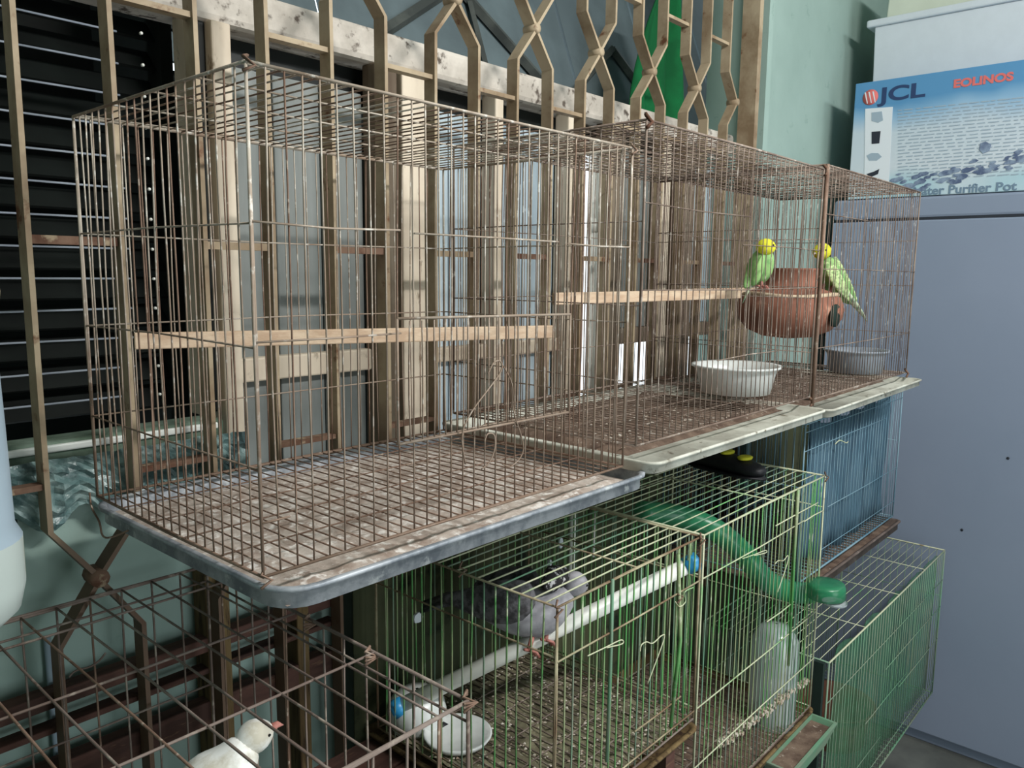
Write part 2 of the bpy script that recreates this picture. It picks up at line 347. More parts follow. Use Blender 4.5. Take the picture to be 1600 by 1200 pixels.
def win(name, m, *b, bevel=.004, parent=None):
    return box(*b).build(name, m, W if parent is None else parent, bevel=bevel)
# casement posts (stiles)
for a, b_, m in ((.772, .798, 'frame'), (.826, .868, 'frame'), (1.238, 1.302, 'panel_brown'), (1.318, 1.400, 'frame'), (1.655, 1.688, 'frame'), (1.985, 2.022, 'frame'), (2.20, 2.30, 'panel_brown'), (2.55, 2.60, 'frame'), (2.68, 2.78, 'panel_brown'), (3.02, 3.12, 'mint')):
    win('stile', m, a, b_, 1.545, 1.60, -.30 if b_ < .8 else -.555, .492)
win('stile', 'louvre', .798, .826, 1.57, 1.60, -.30, .492)  # dark filler between the two posts, the gap's shade put into its colour
for a, b_, m in ((.868, 1.238, 'panel_grey'), (1.400, 1.655, 'panel_pale'), (1.688, 1.985, 'panel_pale'), (2.30, 2.55, 'panel_grey'), (2.55, 2.78, 'panel_brown'), (2.78, 3.02, 'panel_pale')):
    n = 3 if b_-a > .3 else 2
    for i in range(n):
        win('shutter_board', m, a+(b_-a)*i/n+.002, a+(b_-a)*(i+1)/n-.002, 1.60, 1.625, -.192 if a > 2.2 else -.555, .425, bevel=.003)
win('shutter_rail', 'frame', .868, 1.238, 1.575, 1.61, -.245, -.192)
win('shutter_rail', 'frame', 1.400, 2.02, 1.575, 1.61, -.245, -.205)
win('shutter_rail', 'panel_brown', 2.205, 3.02, 1.575, 1.61, -.245, -.192)
win('lower_board', 'panel_brown', 2.205, 3.02, 1.60, 1.625, -.555, -.42)
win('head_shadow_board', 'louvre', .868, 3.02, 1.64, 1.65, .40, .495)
# dark louvred opening on the left
for i in range(16):
    z = -.29+i*.058
    b = MB(); b.sm = False; k = b.ring([(-.7, 1.68, z), (.775, 1.68, z), (.775, 1.72, z+.042), (-.7, 1.72, z+.042)]); k2 = b.ring([(-.7, 1.686, z-.004), (.775, 1.686, z-.004), (.775, 1.726, z+.038), (-.7, 1.726, z+.038)])
    b.join(k, k2); b.cap(k, True); b.cap(k2); b.build('louvre', 'louvre', W)
for i in range(16):
    z = -.25+i*.0577
    b = MB(); b.tube([(-.7, 1.60, z), (.3, 1.60, z+random.uniform(-.003, .003)), (.665, 1.60, z)], .0021, 5); b.build('guard_rod', 'tub', W)
    b = MB(); b.lathe([(.001, -.003), (.003, -.002), (.003, .003), (.001, .004)], (.70, 1.575, z), 8, 'y', True, True); b.build('rod_end', 'pvc', W)
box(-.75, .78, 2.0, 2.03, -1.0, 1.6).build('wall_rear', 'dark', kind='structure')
box(.79, 2.56, 2.0, 2.03, -1.0, .49).build('dark_backing_low', 'dark', kind='structure')  # added dark backing that blocks bright sky between the shutters
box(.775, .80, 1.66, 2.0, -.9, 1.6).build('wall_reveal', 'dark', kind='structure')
# what shows above the lintel: blue-grey sheets on a dark steel truss
T = thing('lean_to_roof', (2, 2.0, .5), 'blue-grey roof sheets on dark steel struts outside, above the chipped lintel', 'roof')
for i in range(8):
    a = .82+i*.62
    b = MB(); b.sm = False; k = b.ring([(a, 1.95, .50), (a+.6, 1.95, .50), (a+.6, 2.45, 1.9), (a, 2.45, 1.9)]); k2 = b.ring([(a, 1.97, .50), (a+.6, 1.97, .50), (a+.6, 2.47, 1.9), (a, 2.47, 1.9)])
    b.join(k, k2); b.cap(k, True); b.cap(k2); b.build('roof_sheet', 'sheet', T)
def yb(z): return 1.95+(z-.5)*.357-.02
for (xa, za, xb, zb, wd) in ((.9, .60, 3.9, .68, .022), (1.5, .64, 2.05, 1.0, .02), (2.05, 1.0, 2.5, .66, .02), (2.55, .68, 3.0, .98, .018), (3.0, .98, 3.4, .62, .02), (.9, .78, 1.3, .62, .02), (2.1, .62, 2.1, 1.3, .012)):
    b = MB(); b.tube([(xa, yb(za), za), (xb, yb(zb), zb)], wd, 4); b.sm = False; b.build('strut', 'truss', T)
T = box(2.72, 3.14, 1.735, 1.75, .42, 1.15)
g = MB(); pr = None; n = 22
for j in range(9):
    z = .44+j*.09; row = []
    sh = .20*max(0, 1-((z-.62)/.55)**2)
    for i in range(n+1):
        t = i/n; x = 2.86-sh*1.0+ (.14+sh*1.3)*t; row.append((x, 1.77+.018*math.sin(t*16+z*4), z))
    ids = g.ring(row)
    if pr: 
        for i in range(n): g.f.append((pr[i], pr[i+1], ids[i+1], ids[i]))
    pr = ids
o = g.build('green_cloth', 'greencloth', label='deep green cloth hanging behind the beige grille, right of the lintel', cat='cloth')
md = o.modifiers.new('t', 'SOLIDIFY'); md.thickness = .006
# ------------------------------------------------------------------ the beige security grille
YG = 1.42
G = thing('security_grille', (1.5, YG, -1.2), 'beige-painted iron grille of bent flat bars with rusty joints across the window', 'grille')
for k in range(-2, 9):
    xn = .503+.2885*k
    for sgn in (-1, 1):
        xb = xn+sgn*.071
        if k == 8 and sgn == 1 or xb < -.2: continue
        j = lambda: random.uniform(-.003, .003)
        nx = xn+sgn*.0055
        b = MB().strip([(xb, -1.22), (xb+j(), -.64), (nx, -.545), (nx, -.525), (xb+j(), -.435), (xb+j(), .1), (xb+j(), .545), (nx, .625), (nx, .645), (xb, .73), (xb+j(), 1.18), (nx, 1.29)], YG-.018, .0085, .036)
        b.build('bar', 'bar', G)
    if xn > -.1:
        for z in (.635, -.534):
            b = MB(); b.lathe([(.004, -.022), (.013 if z > 0 else .016, -.021), (.013 if z > 0 else .016, .021), (.004, .022)], (xn, YG, z), 10, 'y', True, True); b.build('joint', 'bar' if z > 0 else 'barrust', G)
        b = box(xn-.067, xn+.067, YG-.008, YG+.008, .038, .052); b.build('connector', 'bar' if k % 2 else 'barrust', G)
        if k < 8:
            for z in (.447, -.357, .825): box(xn+.075, xn+.2135, YG-.012, YG+.012, z-.005, z+.005).build('connector', 'barrust' if z < 0 else 'bar', G)
box(2.955, 2.985, YG-.02, YG+.05, -1.22, 1.5).build('post', 'bar', G)
box(3.06, 3.10, YG-.01, YG+.05, -1.22, 1.5).build('post', 'mint', G)
# ------------------------------------------------------------------ white pipe behind the grille
P = thing('drain_pipe', (2.032, 1.47, -1.2), 'white plastic pipe standing upright behind the grille, between the two rusty cages', 'pipe')
b = MB(); b.tube([(2.032, 1.472, -1.15), (2.032, 1.472, -.3), (2.032, 1.472, .40)], .016, 16); b.build('pipe_length', 'pvc', P)
b = MB(); b.lathe([(.016, -.02), (.021, -.02), (.021, .02), (.016, .02)], (2.032, 1.472, .15), 16, 'z', False); b.build('collar', 'pvc', P)
b = MB(); b.lathe([(.016, -.02), (.021, -.02), (.021, .02), (.016, .02)], (2.032, 1.472, -.72), 16, 'z', False); b.build('collar', 'pvc', P)
b = MB(); b.tube([(2.10, 1.475, -1.15), (2.10, 1.475, -.57)], .007, 8); b.build('thin_white_conduit', 'pvc', label='thin white conduit right of the upright white pipe, under the sill', cat='pipe')
# ------------------------------------------------------------------ cage A
LA = 'tall rusty wire cage with a wire door, nearest at centre, on its grey-blue tray'
A, pa = cage(LA, (.482, 1.255, .829, 1.332, -.368, .229), .0245, .0013, 'wire_a', m2='wire_arust',
    rails_f=((.055, .482, .70), (.052, .725, 1.04), (.05, 1.065, 1.255), (-.083, .482, .70), (-.236, .69, 1.07), (-.30, .482, .52)), rails_s=(.053, -.09, -.235), rails_top=(.845, .95, 1.07, 1.2, 1.32), mf='wire_arust', rf=.0022)
D = MB(); q = [(.684, .816, -.234), (1.063, .816, -.236), (1.063, .816, -.068), (.684, .816, -.062)]
for i in range(4): D.tube([q[i], q[(i+1) % 4]], .002, 6)
D = D.build('door', 'wire_a', A); wires(D, 'z', .168, [(.684+.379*i/17, .816, -.15) for i in range(1, 17)], .0013, 'wire_a', .002)
def curve_wire(pts, r, name, m, parent, **k):
    P = [Vector(p) for p in pts]; out = []
    for i in range(len(P)-1):
        p0, p1, p2, p3 = P[max(i-1, 0)], P[i], P[i+1], P[min(i+2, len(P)-1)]
        for s_ in range(5):
            t = s_/5; out.append(.5*((2*p1)+(-p0+p2)*t+(2*p0-5*p1+4*p2-p3)*t*t+(-p0+3*p1-3*p2+p3)*t**3))
    out.append(P[-1]); b = MB(); b.tube(out, r, 5); return b.build(name, m, parent, **k)
def fp(px, py, Y):       # a point of the plane y=Y that the photograph shows at a pixel (used for shaping only)
    d = r2*(px-800)-u2*(py-600)+fw*1230.6; return Vector(d*(Y/d.y))
def fx(px, py, X):
    d = r2*(px-800)-u2*(py-600)+fw*1230.6; return Vector(d*(X/d.x))
curve_wire([fp(*p) for p in ((762, 585, .808), (772, 566, .806), (783, 566, .806), (780, 585, .806), (738, 642, .806), (722, 680, .806), (727, 725, .81))], .0013, 'latch_hook', 'wire_a', A)
curve_wire([fp(*p) for p in ((757, 690, .812), (762, 678, .812), (772, 680, .812), (773, 700, .812), (765, 722, .812), (752, 733, .815))], .0013, 'latch_loop', 'wire_a', A)
curve_wire([fp(*p) for p in ((783, 566, .806), (800, 600, .808), (802, 640, .812), (818, 700, .812), (800, 728, .812), (785, 725, .812))], .0011, 'loose_wire', 'wire_a', A)
curve_wire([fx(*p) for p in ((140, 770, .478), (143, 792, .478), (155, 815, .47), (160, 836, .47), (172, 840, .47), (200, 829, .478))], .0016, 'hanging_wire', 'wire_arust', A)
for p in ((.482, .829, .229), (.482, .829, -.368), (1.255, .829, .229)):
    b = MB(); b.tube([(p[0]-.006, p[1]-.004, p[2]-.012), (p[0]+.008, p[1]-.006, p[2]-.004), (p[0]-.005, p[1]-.003, p[2]+.004), (p[0]+.006, p[1]+.006, p[2]+.008)], .0022, 5); b.build('wire_tie', 'wire_arust', A)
TA = thing('cage_tray', (.87, 1.07, -.425), 'grey-blue rounded metal tray under the nearest tall rusty cage', 'tray')
tray(TA, (.484, 1.298, .79, 1.36, -.412, -.380), 'tray_a', name='pan', fill='dung', rc=.05)
crumbs(TA, .50, 1.27, .83, 1.33, -.405, 900, 'crumb')
b = MB(); b.sm = False
pl, pr_ = fx(203, 533, .50), fx(868, 518, 1.236)
b.box(-.5, .5, -.006, .006, -.0125, .0125)
o = b.build('wooden_perch', 'batten', label='pale flat wooden perch across the tall rusty cage nearest the camera', cat='perch', loc=(0, 0, 0), bevel=.002)
dd = pr_-pl; o.location = (pl+pr_)/2; o.rotation_euler = dd.to_track_quat('X', 'Z').to_euler(); o.scale = (dd.length*.985, 1, 1)
# ------------------------------------------------------------------ cages B and C with trays
B, pb = cage('brown rusty wire cage behind and right of the tallest cage, a perch inside', (1.30, 2.185, .829, 1.345, -.335, .286), .0255, .0012, 'wire_b',
    rails_f=((.135, 1.30, 1.75), (.07, 1.72, 2.185), (-.03, 1.30, 2.185), (-.19, 1.62, 1.95)), rails_s=(.1, -.06, -.21), rails_top=(.93, 1.04, 1.15, 1.26), group='brown cages on the upper row', rf=.0024, bow=.006)
Cc, pc = cage('brown rusty wire cage at the upper right end, clay pot and green budgerigar inside', (2.20, 3.10, .829, 1.345, -.345, .30), .0255, .0012, 'wire_b',
    rails_f=((.17, 2.20, 2.6), (.02, 2.20, 3.1), (-.2, 2.20, 3.1)), rails_s=(.13, -.03, -.2), rails_top=(.93, 1.04, 1.15, 1.26), single=False, group='brown cages on the upper row', rf=.0024, bow=.006)
for p in ((1.30, .829, .286), (2.19, .829, .286), (2.19, .829, -.345), (3.10, .829, -.345)):
    b = MB(); b.tube([(p[0]-.008, p[1]-.006, p[2]-.016), (p[0]+.010, p[1]-.006, p[2]-.004), (p[0]-.005, p[1]-.003, p[2]+.006), (p[0]+.006, p[1]+.006, p[2]+.012)], .004, 5); b.build('wire_tie', 'barrust', B if p[0] < 2.0 else Cc)
b = MB(); b.tube([(2.192, .822, -.36), (2.192, .822, 0), (2.192, .822, .30)], .0048, 6); b.build('corner_post', 'wire_arust', Cc)
for nm, x0, x1, lab, z in (('b', 1.284, 2.178, 'cream-grey tray jutting out under the brown cage that holds the enamel bowl', -.365), ('c', 2.205, 3.115, 'grey tray under the right end brown cage with the clay pot', -.372)):
    T = thing('cage_tray', ((x0+x1)/2, 1.07, z-.025), lab, 'tray'); tray(T, (x0, x1, .775, 1.38, z-.02, z+.006), 'tray_b', name='pan', rc=.03, lip=.004)
    f = MB(); nx, ny = 40, 22
    for j in range(ny+1):
        for i in range(nx+1): f.v.append((x0+.085+(x1-x0-.10)*i/nx, .893+.447*j/ny, z-.013 if i in (0, nx) or j in (0, ny) else z-.008+random.random()*.010))
    for j in range(ny):
        for i in range(nx): a = j*(nx+1)+i; f.f.append((a, a+1, a+nx+2, a+nx+1))
    f.build('litter', 'dungb', T, kind='stuff'); crumbs(T, x0+.09, x1-.03, .90, 1.33, z-.001, 350, 'crumb', .002, .005)
for (xa, xb, yy, zz, lab) in ((1.31, 2.175, 1.05, -.052, 'pale wooden perch inside the brown cage behind the tallest cage'), (2.22, 3.08, 1.27, -.055, 'pale wooden perch behind the clay pot in the end cage')):
    b = box(xa, xb, yy-.006, yy+.006, zz-.014, zz+.012); b.build('wooden_perch', 'batten', label=lab, cat='perch', bevel=.002)
for T_, x0, x1, z in ((B, 1.30, 2.185, .287), (Cc, 2.20, 3.10, .301)):
    b = MB()
    for i in range(14): b.tube([(x0, .85+i*.036, z), ((x0+x1)/2, .85+i*.036, z-.003), (x1, .85+i*.036, z)], .0013, 4)
    b.build('roof_cross_rods', 'wire_b', T_, kind='stuff')
# clay pot
pot = thing('clay_pot', (2.435, 1.0, -.215), 'round reddish clay nesting pot tied up inside the end cage', 'pot')
pc0 = (2.42, 1.0, 0)
prof = [(.02, -.192), (.08, -.185), (.125, -.165), (.155, -.13), (.162, -.10), (.150, -.065), (.115, -.045), (.085, -.035), (.078, -.01), (.088, .018), (.094, .024), (.082, .022), (.068, -.005), (.07, -.04)]
b = MB(); b.lathe(prof, pc0, 36); b.build('pot_body', 'clay', pot)
b = MB(); b.tube([(pc0[0]+.138*math.cos(a), pc0[1]+.138*math.sin(a), -.058+.004*math.sin(a*3)) for a in [i*.2618 for i in range(24)]], .007, 6, close=True); b.build('cord', 'cord', pot)
b = MB(); b.lathe([(.005, -.006), (.034, -.005), (.034, .004), (.02, .006)], (pc0[0]-.03, pc0[1]-.153, -.115), 16, 'y', True, True); b.build('nest_hole', 'board', pot)
# enamel bowl and tub
def bowl(name, c, r, h, m, lab, cat, flare=.82):
    T = thing(name, c, lab, cat); b = MB()
    b.lathe([(r*flare*.8, 0), (r*flare, .004), (r*.93, h*.85), (r, h), (r*1.06, h+.003), (r*1.06, h+.009), (r*.97, h+.006), (r*.9, h*.8), (r*flare*.9, .01), (.01, .008)], c, 32, capt=True); b.build('bowl_body', m, T); return T
bowl('enamel_bowl', (2.045, .985, -.326), .115, .072, 'bowl', 'round white enamel bowl on the litter in the brown cage beside the clay pot', 'bowl')
bowl('plastic_tub', (2.92, .95, -.34), .105, .075, 'tub', 'small cloudy plastic tub in the right end of the end cage', 'tub', .85)
# ------------------------------------------------------------------ birds
def bird(lab, name, spine, m, head, hr, mh, beak_dir, beak_m, beak_len, wing, mw, tail, mtail, feet, legs_top, eye_r=.003, extra=None):
    T = thing(name, spine[len(spine)//2][0], lab, 'bird'); b = MB(); b.loft(spine, 16); body = b.build('body', m, T, sub=1)
    hv = Vector(head); bd = Vector(beak_dir).normalized(); b = MB()
    b.loft([(hv-bd*hr*1.02, hr*.2, hr*.2), (hv-bd*hr*.85, hr*.62, hr*.6), (hv-bd*hr*.3, hr*.95, hr*.95), (hv+bd*hr*.3, hr*.92, hr*.9), (hv+bd*hr*.8, hr*.6, hr*.55), (hv+bd*hr*1.02, hr*.25, hr*.25)], 14); H = b.build('head', mh, T, sub=1)
    b = MB(); bp = hv+bd*hr*.85-Vector((0, 0, hr*.1)); b.loft([(bp, beak_len*.28, beak_len*.3), (bp+bd*beak_len*.6, beak_len*.18, beak_len*.2), (bp+bd*beak_len+Vector((0, 0, -beak_len*.25)), .0006, .0006)], 8); b.build('beak', beak_m, H)
    side = bd.cross(Vector((0, 0, 1))).normalized()
    for s_ in (-1, 1):
        b = MB(); e = hv+bd*hr*.35+side*s_*hr*.84+Vector((0, 0, hr*.18)); b.loft([(e-side*s_*eye_r, eye_r*.4, eye_r*.4), (e, eye_r, eye_r), (e+side*s_*eye_r*.6, eye_r*.4, eye_r*.4)], 8); b.build('eye', 'eye', H)
    for wsec in wing: b = MB(); b.loft(wsec, 12); b.build('wing', mw, T, sub=1)
    for tsec in tail: b = MB(); b.loft(tsec, 8); b.build('tail', mtail, T)
    for (fa, fb) in feet:
        b = MB(); b.tube([fa, fb], .0035*hr/.02, 6)
        for a in (-.5, 0, .5): b.tube([fb, Vector(fb)+bd*hr*.5+side*a*hr*.6, Vector(fb)+bd*hr*.7+side*a*hr*.8+Vector((0, 0, -hr*.3))], .0022*hr/.02, 5)
        b.tube([fb, Vector(fb)-bd*hr*.45], .0022*hr/.02, 5)
        b.build('foot', 'skin', T)
    return T
V = Vector
# budgerigar on the pot's right shoulder
h1 = fp(1284, 393, .95)
pts = [fp(x, y, Y) for x, y, Y in ((1288, 402, .95), (1292, 420, .945), (1300, 438, .94), (1312, 452, .935), (1324, 464, .93), (1333, 473, .93))]
rad = [(.026, .026), (.036, .036), (.042, .042), (.038, .036), (.026, .024), (.012, .010)]
off = V((.0, -.028, .012))
bird('lime green budgerigar with long pale tail on the right side of the clay pot', 'budgerigar', [(p, a, b_) for p, (a, b_) in zip(pts, rad)], 'budgie', h1, .030, 'budgiehead', (-.75, .25, -.1), 'beak', .014,
    [[(fp(1290, 405, .925), .006, .012), (fp(1300, 425, .905), .010, .027), (fp(1313, 445, .90), .010, .027), (fp(1326, 463, .905), .007, .017), (fp(1338, 478, .91), .002, .005)],
     [(fp(1302, 400, .985), .006, .012), (fp(1314, 424, .99), .009, .024), (fp(1326, 448, .98), .007, .018), (fp(1340, 474, .95), .002, .005)]], 'budgiewing',
    [[(fp(1322, 458, .905), .012, .008), (fp(1336, 476, .902), .013, .007), (fp(1346, 489, .90), .008, .004), (fp(1355, 503, .918), .001, .001)]], 'budgietail',
    [(fp(1290, 440, .95), fp(1284, 452, .95)), (fp(1300, 446, .93), fp(1296, 457, .93))], None)
h2 = fp(1197, 386, .93)
bird('yellow-green budgerigar perched on the cage wire at the left side of the clay pot', 'budgerigar', [(fp(1196, 392, .93), .02, .02), (fp(1193, 402, .94), .032, .032), (fp(1188, 417, .95), .038, .040), (fp(1182, 432, .96), .033, .034), (fp(1176, 444, .97), .016, .016)], 'budgie', h2, .026, 'budgiehead', (.7, -.5, -.05), 'beak', .012,
    [[(fp(1190, 397, .955), .006, .010), (fp(1181, 414, .96), .009, .024), (fp(1172, 434, .97), .008, .019), (fp(1163, 452, .98), .002, .005)], [(fp(1194, 398, .91), .006, .010), (fp(1189, 414, .90), .008, .020), (fp(1182, 434, .91), .006, .014), (fp(1175, 448, .92), .002, .004)]], 'budgie',
    [[(fp(1176, 440, .97), .009, .005), (fp(1168, 456, .98), .009, .004), (fp(1160, 474, .99), .002, .001)]], 'budgietail',
    [(fp(1190, 438, .94), fp(1189, 447, .94)), (fp(1184, 438, .96), fp(1182, 446, .96))], None)
def drape(name, x0, x1, y, z0, z1, m, lab, amp=.012, fr=26):
    g = MB(); n = 48; pr = None
    for j in range(9):
        z = z0+(z1-z0)*j/8; ids = g.ring([(x0+(x1-x0)*i/n, y+amp*math.sin(i*fr/n+math.sin(j*.7))+amp*.5*math.sin(i*fr*2.3/n), z+.012*math.sin(i*.6)*(1 if j in (0, 8) else 0)) for i in range(n+1)])
        if pr:
            for i in range(n): g.f.append((pr[i], pr[i+1], ids[i+1], ids[i]))
        pr = ids
    o = g.build(name, m, label=lab, cat='cloth'); md = o.modifiers.new('t', 'SOLIDIFY'); md.thickness = .004; return o
# ------------------------------------------------------------------ lower row: green cages D, E
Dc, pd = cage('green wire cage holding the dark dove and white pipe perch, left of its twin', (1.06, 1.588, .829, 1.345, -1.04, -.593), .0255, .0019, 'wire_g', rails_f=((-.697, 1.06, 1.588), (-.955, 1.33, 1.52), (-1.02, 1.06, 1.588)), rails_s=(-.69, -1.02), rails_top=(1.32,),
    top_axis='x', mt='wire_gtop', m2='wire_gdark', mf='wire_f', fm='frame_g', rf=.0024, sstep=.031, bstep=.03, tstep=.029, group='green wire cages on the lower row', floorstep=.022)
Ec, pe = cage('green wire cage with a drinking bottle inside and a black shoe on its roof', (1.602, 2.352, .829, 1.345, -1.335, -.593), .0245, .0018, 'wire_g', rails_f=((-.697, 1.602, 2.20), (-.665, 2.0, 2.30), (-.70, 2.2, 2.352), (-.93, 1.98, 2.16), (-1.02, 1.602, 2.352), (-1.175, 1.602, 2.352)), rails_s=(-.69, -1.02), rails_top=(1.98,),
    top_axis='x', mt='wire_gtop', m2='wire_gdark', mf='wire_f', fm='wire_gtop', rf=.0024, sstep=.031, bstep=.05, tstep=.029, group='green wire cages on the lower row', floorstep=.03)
for (px, py, Pn) in ((870, 950, Dc), (1095, 842, Ec), (1290, 744, Ec), (1060, 930, Dc), (720, 888, Dc)):
    p = fp(px, py, .826) if px != 720 else fx(px, py, 1.058)
    b = MB(); b.tube([p+V(q) for q in ((-.010, -.004, -.014), (.010, -.006, -.004), (-.007, -.003, .004), (.009, .006, .010))], .0024, 5); b.build('wire_tie', 'wire_arust', Pn)
# door outline, latches (heart-shaped handles)
for pts, Pn in ((((1000, 1018), (1002, 1008), (1010, 1003), (1020, 1005), (1034, 993), (1037, 1000), (1012, 1068)), Dc), (((1210, 882), (1216, 876), (1224, 876), (1231, 868), (1230, 880), (1215, 925)), Ec),
                (((1055, 940), (1062, 948), (1071, 940), (1070, 925), (1083, 918)), Dc), (((918, 1025), (945, 1012), (970, 1000), (972, 1006), (948, 1012)), Dc), (((1160, 873), (1180, 866), (1196, 860), (1196, 864), (1178, 868)), Ec)):
    curve_wire([fp(x, y, .82) for x, y in pts], .0014, 'door_latch', 'wire_gtop', Pn)
b = MB(); b.tube([fp(1060, 866, .824), fp(1063, 1000, .824), fp(1048, 1135, .824)], .0042, 6); b.build('door_post', 'wire_g', Dc)
b = MB(); b.tube([fp(957, 905, .824), fp(955, 1000, .824), fp(948, 1190, .824)], .0035, 6); b.build('door_post', 'wire_gdark', Dc)
b = MB(); b.tube([fp(1247, 765, .824), fp(1242, 850, .824), fp(1232, 1040, .824)], .0042, 6); b.build('door_post', 'wire_g', Ec)
f = MB(); nx, ny = 30, 26
for j in range(ny+1):
    for i in range(nx+1): f.v.append((1.07+.51*i/nx, .84+.53*j/ny, -1.05+random.random()*.012))
for j in range(ny):
    for i in range(nx): a = j*(nx+1)+i; f.f.append((a, a+1, a+nx+2, a+nx+1))
TD = thing('cage_tray', (1.32, 1.1, -1.07), 'litter-covered dark tray under the dove cage', 'tray'); tray(TD, (1.055, 1.592, .82, 1.39, -1.075, -1.055), 'stake', name='pan', rc=.02); f.build('litter', 'dungg', TD, kind='stuff'); crumbs(TD, 1.08, 1.57, .85, 1.36, -1.036, 500, 'crumb', .002, .005)
TE = thing('cage_tray', (1.98, 1.1, -1.375), 'dark litter tray under the green cage with the drinking bottle', 'tray'); tray(TE, (1.60, 2.355, .82, 1.39, -1.37, -1.34), 'stake', name='pan', rc=.02, fill='dungb'); crumbs(TE, 1.62, 2.33, .85, 1.36, -1.35, 300, 'crumb', .002, .006)
b = MB()
for i in range(170):
    p = fp(1125, 1163, .835)*(1-i/170)+fp(1262, 1062, .835)*(i/170)+V((0, random.uniform(-.004, .006), random.uniform(-.012, .010))); s_ = random.uniform(.002, .006); b.box(p.x-s_, p.x+s_, p.y-s_, p.y+s_, p.z-s_*.7, p.z+s_*.7)
b.sm = False; b.build('caked_litter', 'crumb', Ec, kind='stuff')
# pipe perch with blue ends
Pp = thing('pipe_perch', (1.2, .9, -.71), 'white plastic pipe perch with blue end caps running through the dove cage', 'perch')
a0, a1 = fx(622, 1106, 1.078), fp(1088, 877, .852); dv = (a1-a0).normalized()
b = MB(); b.tube([a0, a1-dv*.01], .0185, 18); b.build('tube', 'pvc', Pp)
for p, q in ((a0-dv*.012, a0+dv*.012), (a1-dv*.03, a1+dv*.004)):
    b = MB(); b.tube([p-dv*.003, p, q, q+dv*.003], [.012, .0215, .0215, .012], 16); b.build('end_cap', 'pvcblue', Pp)
# dove
hd = fp(899, 912, 1.060)
bird('large dark grey dove with spotted neck perched on the white pipe', 'dove', [(fp(705, 938, 1.254), 0.0150, 0.0100), (fp(745, 935, 1.220), 0.0375, 0.0312), (fp(785, 945, 1.163), 0.0600, 0.0562), (fp(825, 955, 1.117), 0.0650, 0.0650), (fp(853, 958, 1.083), 0.0575, 0.0575), (fp(872, 938, 1.072), 0.0400, 0.0425), (fp(886, 920, 1.066), 0.0325, 0.0325)], 'dovegrey', hd, .033, 'dovegrey', (.8, -.1, -.35), 'beak', .02,
    [[(fp(838, 925, 1.054), 0.0125, 0.0250), (fp(810, 938, 1.066), 0.0175, 0.0575), (fp(770, 945, 1.123), 0.0163, 0.0525), (fp(725, 938, 1.197), 0.0100, 0.0275), (fp(690, 934, 1.243), 0.0025, 0.0075)], [(fp(845, 905, 1.163), 0.0125, 0.0250), (fp(815, 908, 1.197), 0.0150, 0.0475), (fp(775, 914, 1.243), 0.0125, 0.0375), (fp(735, 920, 1.277), 0.0050, 0.0125)]], 'dove',
    [[(fp(735, 934, 1.231), 0.0375, 0.0100), (fp(700, 936, 1.265), 0.0425, 0.0075), (fp(660, 948, 1.311), 0.0375, 0.0050)]], 'dove', [(fp(832, 995, 1.083), fp(826, 1016, 1.077)), (fp(856, 985, 1.072), fp(852, 1000, 1.066))], None, .0032)
b = MB(); b.loft([(fp(850, 916, 1.060), 0.0100, 0.0100), (fp(862, 905, 1.072), 0.0225, 0.0325), (fp(878, 901, 1.077), 0.0200, 0.0275), (fp(890, 900, 1.077), 0.0075, 0.0100)], 12); nb = b.build('nape_patch', 'dovenape', None)
dv_ = [o for o in bpy.data.objects if o.name == 'dove'][0]; nb.parent = dv_; nb.location = WORLD[nb.name]-WORLD[dv_.name]
# white seed hopper
Hh = thing('seed_hopper', tuple(fx(660, 1150, 1.135)), 'white plastic seed hopper with round dish behind the blue pipe cap', 'feeder')
c0 = fx(652, 1108, 1.135)
b = MB(); b.lathe([(.01, -.052), (.05, -.050), (.064, -.03), (.068, 0), (.062, .026), (.045, .042), (.02, .050), (.004, .051)], c0, 28); b.build('hopper_body', 'bowl', Hh)
c1 = fx(715, 1148, 1.15)
b = MB(); b.lathe([(.05, -.012), (.07, -.006), (.078, .006), (.073, .008), (.065, 0), (.01, -.004)], c1, 28, capt=True); b.build('dish', 'bowl', Hh)
b = MB(); b.tube([c0+V((.02, -.055, -.035)), c0+V((.02, -.072, -.035))], .018, 14); b.build('outlet', 'black', Hh)
# tarpaulin behind lower cages
tg = MB(); n = 40; pr = None
for z in (-.50, -.62, -.75, -.9, -1.1, -1.35, -1.6):
    ids = tg.ring([(1.03+1.42*i/n, 1.393+.004*math.sin(i*.9+z*3), z+(.02*math.sin(i*.5) if z > -.55 else 0)) for i in range(n+1)])
    if pr:
        for i in range(n): tg.f.append((pr[i], pr[i+1], ids[i+1], ids[i]))
    pr = ids
o = tg.build('tarpaulin', 'tarp', label='dark olive green sheet hung against the wall behind the green cages', cat='sheet'); md = o.modifiers.new('t', 'SOLIDIFY'); md.thickness = .004
